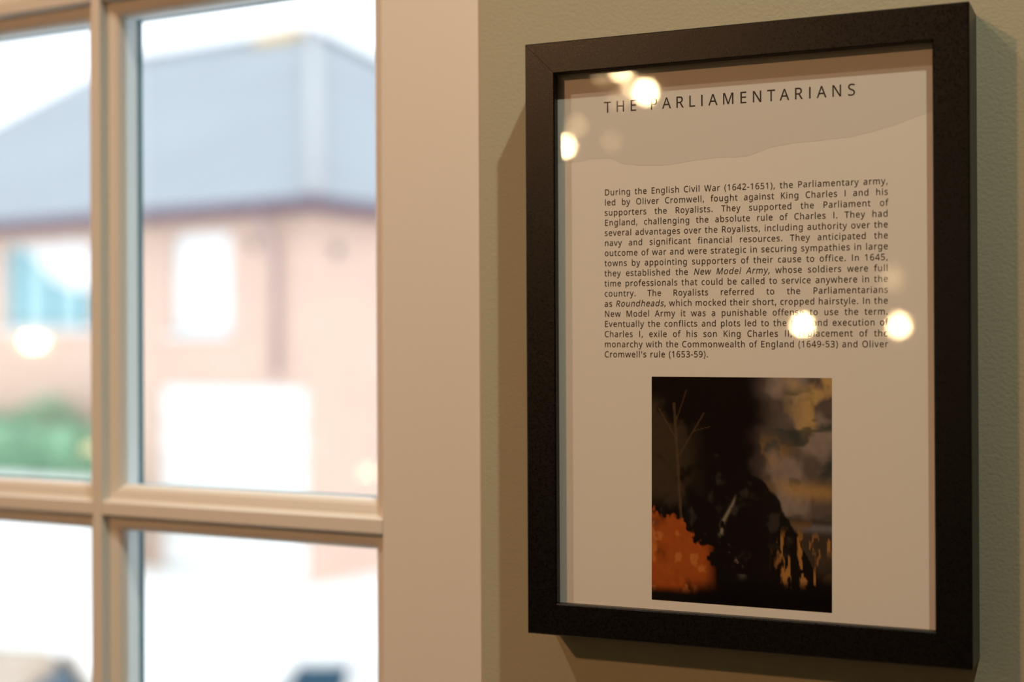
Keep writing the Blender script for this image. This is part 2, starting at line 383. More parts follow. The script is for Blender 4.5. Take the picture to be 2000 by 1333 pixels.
# ---- lettering: outlines of a humanist sans; character code: (advance, polygons as x, y, x, y ...)
GL = {
 39: (180, [[128,573,112,366,68,366,52,573]]),
 40: (241, [[32,220,45,348,83,468,150,573,217,573,182,521,154,465,132,407,116,346,107,284,103,221,116,98,154,-20,216,-127,150,-127,83,-24,45,94]]),
 41: (241, [[209,220,196,94,158,-24,91,-127,25,-127,87,-20,124,98,137,221,124,346,87,465,24,573,91,573,158,468,196,348]]),
 44: (215, [[154,84,136,23,111,-42,85,-103,33,-103,49,-38,63,31,73,93,148,93]]),
 45: (258, [[32,184,32,246,226,246,226,184]]),
 46: (215, [[58,43,61,69,72,85,88,94,107,97,126,94,142,85,153,69,157,43,153,18,142,2,126,-8,107,-11,88,-8,72,2,61,18]]),
 49: (459, [[285,0,216,0,216,400,216,439,217,470,219,499,196,477,169,455,108,405,71,452,226,573,285,573]]),
 50: (459, [[417,0,38,0,38,59,188,210,261,287,306,353,318,387,322,424,315,466,294,496,261,514,221,520,181,517,147,506,83,466,45,513,94,548,153,572,221,581,270,576,313,562,347,540,372,510,388,472,394,428,389,385,375,344,324,267,247,185,128,67,128,64,417,64]]),
 51: (459, [[395,439,392,403,381,372,363,347,340,326,277,302,277,298,319,290,353,276,379,255,405,214,413,163,407,116,390,74,360,40,318,14,283,2,241,-6,193,-8,110,-1,36,23,36,89,114,61,194,51,241,55,278,65,305,81,331,117,339,164,335,197,320,223,297,242,265,255,179,265,123,265,123,326,180,326,223,329,259,339,286,356,307,377,319,404,323,434,316,471,295,498,262,516,219,521,164,515,117,498,75,473,39,521,115,563,147,573,181,579,218,581,273,576,317,563,352,540,376,511,390,477]]),
 52: (459, [[443,130,359,130,359,0,291,0,291,130,17,130,17,190,286,576,359,576,359,193,443,193],[291,374,291,412,293,444,294,474,295,500,292,500,276,468,257,438,86,193,291,193]]),
 53: (459, [[221,351,258,349,292,342,322,331,361,307,389,274,407,232,413,183,410,145,402,111,387,81,356,43,314,15,280,2,242,-5,199,-8,116,0,51,23,51,90,121,62,200,52,274,65,302,82,323,106,336,137,341,176,332,225,306,262,279,279,243,289,197,292,146,288,99,280,64,302,86,573,373,573,373,508,146,508,132,342,169,348]]),
 54: (459, [[44,245,51,342,75,433,121,510,155,539,196,562,228,572,265,578,306,581,344,579,377,573,377,513,344,520,308,523,257,518,216,504,183,483,158,454,127,380,115,291,119,291,150,326,194,350,255,358,302,353,342,338,375,313,400,279,416,236,421,184,419,147,411,112,399,82,372,44,336,15,291,-2,239,-8,199,-4,163,7,130,26,101,54,77,89,59,133],[238,51,284,59,320,84,337,109,348,143,351,184,344,233,324,271,289,295,241,303,205,299,175,287,150,270,131,248,119,223,115,198,123,146,146,99,185,64,210,55]]),
 57: (459, [[417,328,410,231,387,139,340,63,306,33,265,11,232,0,195,-6,154,-8,117,-6,82,0,82,60,115,53,152,50,204,54,245,68,278,90,303,118,334,192,346,281,341,281,310,247,266,223,204,214,158,219,118,235,85,260,61,294,45,336,40,387,43,426,50,460,63,491,90,529,127,557,171,575,223,581,262,577,299,565,332,545,361,518,384,483,402,439],[223,521,178,513,142,488,124,463,113,429,110,388,117,339,137,301,171,277,220,269,256,273,286,285,311,303,330,325,342,349,346,374,338,426,315,474,277,508,252,518]]),
 65: (512, [[437,0,368,177,141,177,73,0,0,0,224,575,289,575,512,0],[282,415,274,438,263,473,255,500,247,468,238,438,230,415,165,241,346,241]]),
 67: (507, [[323,517,280,513,241,502,206,482,178,456,155,423,139,383,125,286,128,241,135,200,147,164,164,132,186,105,213,83,244,68,281,58,322,55,394,62,460,78,460,15,393,-2,312,-8,257,-4,208,8,166,28,130,56,101,90,78,131,62,178,52,230,49,287,51,329,57,369,67,406,81,440,99,471,120,499,145,523,174,543,206,559,242,571,281,578,324,581,409,572,482,547,453,486,394,508]]),
 68: (585, [[536,292,533,231,521,177,501,131,474,91,439,58,399,33,351,15,297,4,237,0,78,0,78,573,254,573,309,569,359,558,404,540,443,516,476,484,502,446,521,401,533,350],[460,289,457,337,449,379,435,415,416,444,391,469,361,487,327,500,287,508,244,511,150,511,150,62,228,62,299,68,357,87,402,119,434,164,454,220]]),
 69: (446, [[398,0,78,0,78,573,398,573,398,509,150,509,150,330,383,330,383,268,150,268,150,63,398,63]]),
 72: (594, [[516,0,443,0,443,267,150,267,150,0,78,0,78,573,150,573,150,330,443,330,443,573,516,573]]),
 73: (272, [[239,0,32,0,32,42,99,57,99,515,32,531,32,573,239,573,239,531,172,515,172,57,239,42]]),
 75: (496, [[496,0,411,0,209,273,150,222,150,0,78,0,78,573,150,573,150,290,199,345,249,399,403,573,488,573,261,323]]),
 76: (420, [[78,0,78,573,150,573,150,64,400,64,400,0]]),
 77: (727, [[330,0,142,502,139,502,142,461,144,407,144,347,144,0,78,0,78,573,184,573,361,103,364,103,544,573,650,573,650,0,578,0,578,352,579,408,581,460,584,501,581,501,390,0]]),
 78: (609, [[532,0,447,0,141,476,138,476,141,432,143,378,144,320,144,0,78,0,78,573,161,573,467,99,470,99,468,137,466,193,464,249,464,573,532,573]]),
 79: (626, [[577,287,561,166,547,132,531,101,510,73,486,49,459,29,428,13,393,1,355,-6,314,-8,271,-6,232,1,196,13,165,29,138,49,114,73,94,101,78,132,65,167,49,288,52,344,62,396,78,442,100,482,130,517,166,545,208,565,258,577,314,581,369,577,417,565,459,545,495,517,524,483,547,442,564,396,574,344],[125,287,127,241,134,200,145,163,161,131,182,104,207,83,238,67,273,58,314,55,354,58,390,67,420,83,445,104,465,131,481,163,492,200,499,241,501,287,496,354,481,411,456,457,421,491,373,511,314,518,274,515,238,506,207,490,182,469,161,443,145,411,134,374,127,333]]),
 80: (485, [[229,573,297,568,352,553,393,528,421,495,439,454,444,404,433,336,417,306,395,278,364,255,324,238,216,223,150,223,150,0,78,0,78,573],[223,511,150,511,150,285,208,285,298,296,330,311,352,334,365,363,370,401,361,449,334,484,306,499,269,508]]),
 82: (499, [[236,573,281,571,320,565,353,555,393,532,422,500,439,460,444,410,440,368,427,334,408,306,385,285,330,257,487,0,403,0,264,237,150,237,150,0,78,0,78,573],[232,510,150,510,150,298,236,298,278,301,312,310,338,325,362,359,370,407,366,440,355,467,336,486,310,500]]),
 83: (440, [[403,153,396,106,378,66,348,35,307,11,274,1,238,-6,198,-8,137,-5,83,4,41,19,41,88,113,65,201,55,273,66,298,79,316,98,327,120,330,147,327,173,318,194,302,213,277,230,196,265,131,294,85,330,57,375,48,435,54,477,71,513,99,542,136,563,180,576,231,581,318,572,389,549,366,487,302,508,229,517,169,507,148,494,133,478,124,457,121,434,124,407,133,386,149,367,172,351,246,318,332,279,362,255,385,228,398,194]]),
 84: (446, [[259,0,187,0,187,509,8,509,8,573,437,573,437,509,259,509]]),
 87: (746, [[735,573,583,0,510,0,399,375,389,410,380,443,373,471,370,488,367,471,361,443,352,409,342,373,234,0,161,0,10,573,85,573,174,223,183,186,190,151,196,118,201,87,206,119,213,154,222,191,232,227,333,573,407,573,512,225,523,187,532,151,538,117,544,87,550,129,560,175,572,224,660,573]]),
 97: (450, [[231,437,279,433,318,422,347,403,368,375,381,338,385,293,385,0,334,0,320,61,317,61,279,22,234,-1,172,-8,136,-5,103,6,75,23,55,48,41,80,37,119,43,159,59,192,87,219,127,238,179,251,243,257,316,259,316,285,310,330,293,359,265,375,227,380,163,370,106,347,84,400,151,426],[252,208,204,203,167,195,141,182,118,155,110,119,115,87,132,66,157,53,188,49,238,56,279,79,306,117,315,172,315,210]]),
 98: (493, [[139,461,138,410,135,373,139,373,161,398,189,419,226,432,272,437,322,431,365,412,401,381,428,338,444,283,449,215,447,168,439,127,427,91,400,48,365,17,322,-2,272,-8,226,-3,189,10,161,31,139,55,133,55,119,0,68,0,68,609,139,609],[260,379,219,374,188,361,165,339,150,308,139,217,139,214,142,165,150,125,165,93,187,69,219,55,261,51,312,61,348,93,363,126,373,166,376,216,373,265,363,306,348,338,311,368]]),
 99: (385, [[241,-8,204,-5,170,2,139,15,112,34,88,58,69,87,55,123,47,165,44,213,47,262,56,305,71,342,90,372,114,396,142,415,174,428,208,435,245,438,309,431,358,415,337,356,292,370,244,376,204,371,172,358,148,335,131,303,117,213,131,126,148,94,172,71,202,58,240,53,302,60,351,78,351,15,304,-2]]),
 100: (493, [[221,-8,171,-2,128,17,92,48,65,91,49,146,44,214,49,282,66,338,93,381,128,413,171,432,221,438,280,429,323,407,354,374,359,374,356,405,354,438,354,609,425,609,425,0,368,0,358,58,354,58,323,24,279,1],[232,51,273,55,305,67,328,88,343,117,352,154,355,200,355,213,352,263,343,304,329,336,306,360,274,375,231,379,181,368,146,334,130,300,120,260,117,213,120,165,130,125,146,93,181,61]]),
 101: (452, [[234,438,286,432,329,414,364,385,390,346,402,315,409,281,411,244,411,201,117,201,122,157,134,119,154,90,181,69,215,56,254,52,327,60,392,82,392,20,327,-1,251,-8,212,-5,176,3,143,17,114,36,90,61,70,91,56,126,47,167,44,212,47,257,55,297,68,333,86,364,108,390,134,411,164,426,198,435],[233,380,188,372,154,348,130,309,119,257,338,257,326,322,312,346,292,364,266,376]]),
 102: (276, [[266,375,158,375,158,0,87,0,87,375,12,375,12,408,87,432,87,457,92,507,104,547,124,577,152,597,186,609,227,613,274,609,310,599,292,544,262,552,228,556,197,550,175,532,162,502,158,458,158,430,266,430]]),
 103: (493, [[221,438,261,434,297,422,329,402,355,373,359,373,369,430,425,430,425,-7,423,-46,416,-80,404,-109,378,-146,341,-172,310,-183,274,-190,233,-192,147,-186,78,-165,78,-100,149,-125,237,-134,286,-126,324,-101,347,-63,355,-13,355,4,356,32,358,57,354,57,329,28,299,8,263,-4,221,-8,170,-2,126,18,91,51,65,95,49,149,44,214,49,278,65,332,91,377,126,411,169,431],[230,379,197,374,169,359,147,336,130,303,117,213,120,165,130,124,146,92,182,60,232,50,288,58,309,69,326,85,349,131,356,197,356,214,343,309,326,340,302,362,270,374]]),
 104: (496, [[139,431,138,399,135,370,140,370,174,407,221,429,273,437,321,433,360,421,391,400,413,370,426,330,431,280,431,0,361,0,361,275,355,321,338,353,308,372,265,379,222,374,189,360,166,338,150,308,139,222,139,0,68,0,68,609,139,609]]),
 105: (207, [[139,430,139,0,68,0,68,430],[104,591,119,588,133,580,142,566,145,546,142,526,133,512,119,504,104,501,88,504,75,512,66,526,63,546,66,566,75,580,88,588]]),
 107: (428, [[138,291,137,257,135,221,138,221,152,240,172,264,189,285,326,430,409,430,235,246,421,0,336,0,187,200,138,158,138,0,68,0,68,609,138,609]]),
 108: (207, [[139,0,68,0,68,609,139,609]]),
 109: (750, [[540,438,584,434,621,421,649,401,669,371,681,330,685,280,685,0,615,0,615,277,610,321,594,353,567,372,528,379,474,369,438,342,423,315,414,280,411,237,411,0,342,0,342,277,332,333,320,353,303,367,281,376,253,379,215,374,185,360,164,338,150,308,139,223,139,0,68,0,68,430,125,430,136,371,140,371,173,409,217,431,266,438,312,433,349,420,378,398,398,366,402,366,427,398,461,420,499,433]]),
 110: (496, [[275,438,322,434,361,421,391,401,413,371,426,330,431,280,431,0,361,0,361,275,355,321,338,353,308,372,265,379,222,374,189,361,166,338,151,308,142,269,139,223,139,0,68,0,68,430,125,430,136,371,140,371,175,409,222,431]]),
 111: (485, [[442,216,428,121,411,82,388,51,359,25,324,7,285,-4,241,-8,200,-4,163,7,129,25,100,51,77,82,59,121,44,216,47,261,55,301,68,336,87,367,110,392,137,412,169,426,204,435,244,438,281,435,316,426,347,412,374,392,398,367,417,336,431,301,439,261],[117,216,130,128,147,95,172,71,203,56,243,51,282,56,314,71,339,95,356,128,369,216,355,303,338,335,314,359,282,374,242,379,202,374,171,359,147,335,130,303,120,263]]),
 112: (493, [[273,438,322,432,365,413,401,383,428,339,444,284,449,216,447,170,439,129,427,93,401,49,365,17,322,-2,272,-8,213,1,170,24,139,55,134,55,137,20,139,-16,139,-192,68,-192,68,430,126,430,136,371,139,371,170,405,213,429],[260,379,221,374,190,362,167,342,152,313,139,229,139,216,150,126,165,93,188,70,220,55,261,51,297,56,326,72,348,98,364,131,376,217,373,262,363,302,348,334,311,367]]),
 114: (331, [[269,438,295,437,319,433,310,368,287,372,264,374,217,363,176,334,149,289,139,229,139,0,68,0,68,430,126,430,134,351,137,351,170,395,214,426]]),
 115: (384, [[348,119,343,80,327,49,302,24,268,6,176,-8,99,-1,42,19,42,83,104,60,178,49,224,53,256,66,274,86,280,112,271,141,239,167,174,196,103,228,76,245,57,266,45,292,41,324,52,372,85,408,118,425,157,435,202,438,275,430,339,409,315,353,258,372,197,380,159,377,131,366,114,350,108,328,111,312,119,298,154,274,219,246,289,215,314,197,333,176,344,150]]),
 116: (289, [[212,50,245,53,272,59,272,5,240,-4,200,-8,138,4,112,20,91,44,78,79,74,125,74,375,13,375,13,409,75,437,103,528,144,528,144,430,269,430,269,375,144,375,144,127,149,93,163,69,185,54]]),
 117: (496, [[427,430,427,0,370,0,359,57,356,57,321,20,273,-1,220,-8,173,-4,134,8,103,29,81,59,68,99,63,148,63,430,135,430,135,153,141,108,158,76,188,57,230,51,273,55,306,69,330,91,345,121,357,206,357,430]]),
 118: (407, [[163,0,0,430,75,430,167,176,180,137,193,96,201,63,204,63,214,96,227,138,241,176,332,430,407,430,244,0]]),
 119: (630, [[346,243,336,276,328,308,321,335,316,357,313,357,308,335,302,307,294,275,284,242,207,1,127,1,9,431,82,431,141,201,153,154,163,109,169,73,172,73,178,97,185,128,193,160,201,188,277,431,354,431,428,188,440,149,451,109,457,74,460,74,466,108,477,153,489,201,549,431,621,431,502,1,419,1]]),
 120: (424, [[170,220,22,430,102,430,213,268,322,430,402,430,253,220,410,0,330,0,213,172,94,0,14,0]]),
 121: (409, [[1,430,76,430,169,185,184,144,196,105,205,68,209,68,224,121,245,186,333,430,409,430,224,-59,188,-130,165,-156,138,-176,106,-188,67,-192,34,-190,9,-186,9,-130,30,-133,56,-135,99,-126,130,-99,152,-59,174,-2]])}
GLY = {}
for code, (w_, polys_) in GL.items():
    GLY[chr(code)] = (w_, [list(zip(p[0::2], p[1::2])) for p in polys_])
GLY['I'] = (250, [[(90, 0), (164, 0), (164, 573), (90, 573)]])      # plain stem without bars
def adv(ch): return 260 if ch == ' ' else GLY[ch][0]
class Ink:
    def __init__(s, bold): s.polys = []; s.bold = bold
    def word(s, txt, x, z, sx, sz, track, slope=0.0, italic=False):
        for ch in txt:
            for poly in GLY[ch][1]:
                s.polys.append([(x + (px + (0.2 * pz if italic else 0)) * sx, z + slope * px * sx + pz * sz) for px, pz in poly])
            w = adv(ch) * sx + track
            x += w; z += slope * w
        return x
    def width(s, txt, sx, track): return sum(adv(c) for c in txt) * sx + track * len(txt)
    def build(s, name, y, parent, label):
        cu = bpy.data.curves.new(name, 'CURVE'); cu.dimensions = '2D'; cu.fill_mode = 'BOTH'
        for poly in s.polys:
            sp = cu.splines.new('POLY'); sp.points.add(len(poly) - 1)
            for i, (a, b) in enumerate(poly): sp.points[i].co = (a, b, 0, 1)
            sp.use_cyclic_u = True
        tmp = bpy.data.objects.new('tmp', cu); COL.objects.link(tmp)
        bpy.context.view_layer.update()
        me = bpy.data.meshes.new_from_object(tmp)
        bpy.data.objects.remove(tmp)
        me.name = name
        n_ = len(me.vertices)
        base = [(v.co.x, v.co.y) for v in me.vertices]; face_list = [tuple(p.vertices) for p in me.polygons]
        bpy.data.meshes.remove(me)
        vs, fs = [], []
        for k, (dx, dz) in enumerate(((s.bold, 0), (-s.bold, 0), (0, s.bold), (0, -s.bold))):    # ink spread
            vs += [(a + dx, y - 2e-6 * k, b + dz) for a, b in base]
            fs += [tuple(i + k * n_ for i in f) for f in face_list]
        me = bpy.data.meshes.new(name); me.from_pydata(vs, [], fs)
        return tag(new_obj(name, me, M['ink'], parent), label)
ink = Ink(0.00005)
sx, sz = 9.75e-6, 10.5e-6
x = 0.0444; z = 0.28955; sl = -0.0045
tot = 0.18205 - 0.0446
tr = (tot - sum(adv(c) for c in 'THE PARLIAMENTARIANS') * sx) / 19
for ch in 'THE PARLIAMENTARIANS':
    if ch != ' ': ink.word(ch, x, z, sx, sz, 0, sl)
    x += adv(ch) * sx + tr; z += sl * (adv(ch) * sx + tr)
ink.build('heading_lettering', PY - 0.00008, sheet, 'widely spaced capital heading THE PARLIAMENTARIANS')
LINES = ["During the English Civil War (1642-1651), the Parliamentary army,", "led by Oliver Cromwell, fought against King Charles I and his",
 "supporters the Royalists. They supported the Parliament of", "England, challenging the absolute rule of Charles I. They had",
 "several advantages over the Royalists, including authority over the", "navy and significant financial resources. They anticipated the",
 "outcome of war and were strategic in securing sympathies in large", "towns by appointing supporters of their cause to office. In 1645,",
 "they established the /New /Model /Army, whose soldiers were full", "time professionals that could be called to service anywhere in the",
 "country. The Royalists referred to the Parliamentarians", "as /Roundheads, which mocked their short, cropped hairstyle. In the",
 "New Model Army it was a punishable offense to use the term.", "Eventually the conflicts and plots led to the trial and execution of",
 "Charles I, exile of his son King Charles II, replacement of the", "monarchy with the Commonwealth of England (1649-53) and Oliver",
 "Cromwell's rule (1653-59)."]
ink = Ink(0.00003); sx, sz, tk = 5.35e-6, 5.75e-6, 0.00026
for i, ln in enumerate(LINES):
    zl = 0.24390 - i * (0.24390 - 0.15445) / 16
    zr = 0.24260 - i * (0.24260 - 0.15945) / 15 if i < 16 else None
    x0, x1 = 0.04445 - i * 3e-5, 0.19795 - i * 3e-5
    words = ln.split(' ')
    bare = [w.strip('/') for w in words]
    wid = [ink.width(b, sx, tk) for b in bare]
    kx = 1.0
    if i < 16:
        gap = (x1 - x0 + tk - sum(wid)) / (len(words) - 1)
        if gap < 0.0011:
            kx = (x1 - x0 - 0.0011 * (len(words) - 1)) / sum(wid); gap = 0.0011
        slope = (zr - zl) / (x1 - x0)
    else:
        gap = 260 * sx + tk; slope = 0.0
    x = x0
    for w, b, ww in zip(words, bare, wid):
        ink.word(b, x, zl + slope * (x - x0), sx * kx, sz, tk * kx, slope, w.startswith('/'))
        x += ww * kx + gap
ink.build('paragraph_lettering', PY - 0.00008, sheet, 'justified paragraph of small dark print')

# ---- the printed picture: a plain generic stormy-landscape painting in the same dark and russet colours
NX, NZ = 170, 220
def vnoise(u, v, seed, sc):
    r = np.random.RandomState(seed); G = r.rand(64, 64)
    x = u * sc; y = v * sc
    xi = np.floor(x).astype(int); yi = np.floor(y).astype(int); fx = x - xi; fy = y - yi
    fx = fx * fx * (3 - 2 * fx); fy = fy * fy * (3 - 2 * fy)
    g = lambda a, b: G[a % 64, b % 64]
    return (g(xi, yi) * (1-fx) + g(xi+1, yi) * fx) * (1-fy) + (g(xi, yi+1) * (1-fx) + g(xi+1, yi+1) * fx) * fy
def fbm(u, v, seed, sc):
    return sum(vnoise(u, v, seed + k, sc * 2**k) * 0.5**k for k in range(4)) / 1.875
uu, vv = np.meshgrid(np.linspace(0, 1, NX), np.linspace(0, 1, NZ))       # u right, v DOWN
def ss(a, b, t):
    t = np.clip((t - a) / (b - a), 0, 1); return t * t * (3 - 2 * t)
def mixc(c, d, m): return c * (1 - m[..., None]) + np.array(d) * m[..., None]
c = np.zeros((NZ, NX, 3)) + np.array([0.012, 0.009, 0.008])
n1 = fbm(uu, vv, 3, 4.0); n2 = fbm(uu + 3, vv, 11, 7.0); n3 = fbm(uu, vv + 5, 23, 16.0)
skym = ss(0.42, 0.72, uu + 0.22 * (n1 - 0.5) * 2 - 0.06 * vv) * (1 - ss(0.60, 0.66, vv + 0.03 * n1))
c = mixc(c, [0.12, 0.095, 0.085], skym)
c = mixc(c, [0.27, 0.22, 0.19], skym * ss(0.48, 0.66, n1))
c = mixc(c, [0.50, 0.34, 0.14], skym * ss(0.52, 0.70, n2) * ss(0.66, 0.92, uu) * (1 - ss(0.22, 0.34, vv)))
c = mixc(c, [0.035, 0.050, 0.048], skym * ss(0.50, 0.62, fbm(uu, vv * 2.2, 41, 5.0)) * ss(0.58, 0.8, uu) * ss(0.02, 0.10, vv) * 0.8)
band = np.exp(-((vv - 0.47 - 0.06 * (uu - 0.8) - 0.02 * n2) / 0.035) ** 2)
c = mixc(c, [0.46, 0.28, 0.10], skym * band * ss(0.55, 0.85, uu) * (0.5 + 0.5 * n2))
c = mixc(c, [0.40, 0.23, 0.07], ss(0.1, 0.6, skym) * np.exp(-((vv - 0.32) / 0.05) ** 2 - ((uu - 0.66) / 0.10) ** 2) * 0.8 * ss(0.3, 0.6, n3))
# distant plain and water at the right
pm = ss(0.58, 0.70, uu) * ss(0.60, 0.63, vv) * (1 - ss(0.84, 0.95, vv + 0.1 * n1))
c = mixc(c, [0.060, 0.044, 0.032], pm); c = mixc(c, [0.16, 0.15, 0.17], pm * np.exp(-((vv - 0.645) / 0.018) ** 2))
c = mixc(c, [0.16, 0.095, 0.035], pm * ss(0.52, 0.68, n3) * 0.7)
# dark wooded hill in the middle, its edge broken by tree crowns
edge = 0.36 + 1.9 * (uu - 0.40) ** 2 + 0.05 * (n2 - 0.5) + 0.045 * (fbm(uu, vv, 91, 24.0) - 0.5)
hill = 1 - ss(0.0, 0.02, edge - vv)
c = mixc(c, [0.012, 0.010, 0.009], hill * 0.97)
c = mixc(c, [0.050, 0.042, 0.036], hill * ss(0.55, 0.72, fbm(uu, vv, 95, 13.0)) * (1 - ss(0.80, 0.9, vv)) * 0.8)
# a pale brook falling over stones towards the front
bx = 0.44 + 0.05 * np.sin(vv * 16.0) + 0.10 * (vv - 0.6)
path = np.exp(-((uu - bx) / (0.006 + 0.045 * np.clip(vv - 0.52, 0, 1))) ** 2) * ss(0.50, 0.56, vv) * (1 - ss(0.80, 0.90, vv))
c = mixc(c, [0.33, 0.29, 0.22], path * ss(0.45, 0.62, fbm(uu, vv, 71, 26.0)) * 0.8)
# russet bracken in the lower left
top = 0.60 + 0.9 * np.clip(uu - 0.08, 0, 1) ** 1.2 + 0.14 * (n3 - 0.5) + 0.05 * (fbm(uu, vv, 15, 34.0) - 0.5)
bush = ss(0.0, 0.02, vv - top) * (1 - ss(0.30, 0.40, uu + 0.10 * (n2 - 0.5))) * (1 - ss(0.92, 0.97, vv))
c = mixc(c, [0.40, 0.095, 0.020], bush * (0.25 + 0.75 * ss(0.35, 0.60, n2)))
c = mixc(c, [0.55, 0.20, 0.05], bush * ss(0.56, 0.70, fbm(uu, vv, 55, 20.0)) * 0.8)
# tufts of dry grass on the right bank
tuft = ss(0.66, 0.72, vv + 0.04 * n3) * (1 - ss(0.86, 0.92, vv)) * ss(0.66, 0.74, uu) * ss(0.60, 0.70, fbm(uu * 2.2, vv * 0.7, 63, 18.0))
c = mixc(c, [0.40, 0.20, 0.06], tuft)
# bare tree at the left against a faintly lighter wood
c = mixc(c, [0.055, 0.040, 0.026], (1 - ss(0.12, 0.34, uu)) * ss(0.05, 0.15, vv) * (1 - ss(0.50, 0.60, vv)) * ss(0.42, 0.60, n2))
for (x0, y0, x1, y1, w0) in ((0.17, 0.62, 0.13, 0.12, 0.014), (0.15, 0.36, 0.30, 0.16, 0.007), (0.145, 0.28, 0.04, 0.14, 0.006), (0.24, 0.24, 0.33, 0.22, 0.004), (0.14, 0.20, 0.20, 0.06, 0.005)):
    t_ = np.clip(((uu - x0) * (x1 - x0) + (vv - y0) * (y1 - y0)) / ((x1 - x0) ** 2 + (y1 - y0) ** 2), 0, 1)
    dd = np.hypot(uu - x0 - t_ * (x1 - x0), (vv - y0 - t_ * (y1 - y0)) * 1.25)
    c = mixc(c, [0.10, 0.065, 0.035], (1 - ss(w0 * 0.5, w0 * 1.3 * (1.2 - 0.7 * t_.max()), dd)) * 0.7)
c = mixc(c, [0.008, 0.007, 0.008], ss(0.88, 0.97, vv + 0.02 * n1) * ss(0.16, 0.30, uu) * 0.95)
# paint grain
c = np.clip(c * 0.92 - 0.004, 0.0015, 1)
c = np.clip(c * (0.86 + 0.28 * fbm(uu, vv, 77, 40.0)[..., None]), 0, 1)
PX0, PX1, PZ0, PZ1 = 0.0710, 0.16865, 0.02245, 0.1439
me = bpy.data.meshes.new('printed_picture')
gx = PX0 + (PX1 - PX0) * uu + 0.0006 * (0.5 - vv); gz = PZ1 - (PZ1 - PZ0) * vv - 0.0003 * uu
verts = np.stack([gx.ravel(), np.full(NX * NZ, PY - 0.00006), gz.ravel()], 1)
idx = np.arange(NX * NZ).reshape(NZ, NX)
faces = np.stack([idx[:-1, :-1], idx[1:, :-1], idx[1:, 1:], idx[:-1, 1:]], -1).reshape(-1, 4)
me.from_pydata(verts.tolist(), [], faces.tolist())
at = me.color_attributes.new('print', 'FLOAT_COLOR', 'POINT')
rgba = np.ones((NX * NZ, 4), dtype=np.float32); rgba[:, :3] = c.reshape(-1, 3)
at.data.foreach_set('color', rgba.ravel())
mp = mat('picture_print', (0.1, 0.1, 0.1), 0.5, 0.05)
an = mp.node_tree.nodes.new('ShaderNodeVertexColor'); an.layer_name = 'print'
mp.node_tree.links.new(an.outputs['Color'], mp.node_tree.nodes['Principled BSDF'].inputs['Base Color'])
tag(new_obj('printed_picture', me, mp, sheet), 'dark stormy landscape painting printed below the paragraph')

# ---------------------------------------------------------------- ceiling downlights and the bulbs mirrored in the picture glass
for (x, y) in DL:
    d = empty('downlight', (x, y, CEIL))
    lathe('trim_ring', [(0.030, -0.001), (0.045, -0.001), (0.047, -0.004), (0.045, -0.008), (0.031, -0.006), (0.030, -0.001)], M['metal'], d)
    lathe('reflector', [(0.030, -0.002), (0.028, 0.0), (0.022, 0.004)], M['metal'], d)
    tag(d, 'round metal ceiling downlight ' + {0: 'nearest the picture', 1: 'out from the window', 2: 'farthest back in the room'}[DL.index((x, y))], 'ceiling light', 'ceiling downlights')
WARM = (1.0, 0.70, 0.36)
bulb_spec = [  # x, y, z(rel), radius, strength, label
 (-1.12, -3.58, 0.96, 0.016, 330, 'brightest hanging bulb, the big disc mirrored over the heading'),
 (-1.00, -3.10, 0.89, 0.012, 70, 'hanging bulb just left of the brightest one, amber disc mirrored over the heading'),
 (-1.19, -3.54, 1.03, 0.014, 170, 'hanging bulb mirrored half hidden under the frame top'),
 (-1.07, -3.05, 0.92, 0.012, 16, 'dim hanging bulb mirrored at the top left of the glass'),
 (-1.36, -4.00, 1.02, 0.012, 16, 'dim hanging bulb mirrored left of the heading near the sheet edge'),
 (-1.36, -3.48, 0.79, 0.014, 300, 'hanging bulb mirrored half hidden at the left frame edge'),
 (-1.17, -3.10, 0.79, 0.012, 16, 'dim hanging bulb mirrored beside the left frame edge'),
 (-1.28, -3.70, 0.83, 0.012, 9, 'faintest hanging bulb mirrored beside the left frame edge'),
 (-0.39, -3.90, 0.215, 0.018, 170, 'low hanging bulb, the large disc mirrored right of the paragraph'),
 (-0.67, -3.78, 0.22, 0.012, 460, 'low hanging bulb mirrored on the word trial'),
 (-0.48, -4.35, 0.385, 0.030, 5, 'dim shaded bulb mirrored above the large right disc'),
 (-2.66, -1.79, 0.175, 0.014, 330, 'hanging bulb mirrored as a white disc in the upper left window pane'),
 (-2.60, -1.93, -0.115, 0.012, 22, 'hanging bulb mirrored over the green hedge in the window'),
 (-2.00, -2.38, -0.19, 0.013, 22, 'hanging bulb mirrored low in the window pane beside the cream stile'),
]
for k, (x, y, z, r, s, lab) in enumerate(bulb_spec):
    p = empty('pendant_bulb', (x, y, z + Z0))
    tag(p, lab, 'light bulb', 'hanging bulbs mirrored in glass')
    h = CEIL - (z + Z0)
    lathe('bulb', [(0.0001, -r), (r*0.5, -r*0.87), (r*0.87, -r*0.5), (r, 0), (r*0.87, r*0.5), (r*0.6, r*0.85), (r*0.45, r*1.2)], emit('lit_bulb', WARM, s), p, 16)
    lathe('socket', [(r*0.45, r*1.2), (r*0.6, r*1.2), (r*0.6, r*2.6), (r*0.15, r*3.0)], M['blackmetal'], p, 12)
    lathe('cord', [(0.0025, r*3.0), (0.0025, h - 0.02)], M['blackmetal'], p, 8)
    lathe('ceiling_rose', [(0.0025, h - 0.03), (0.03, h - 0.022), (0.034, h)], M['blackmetal'], p, 16)

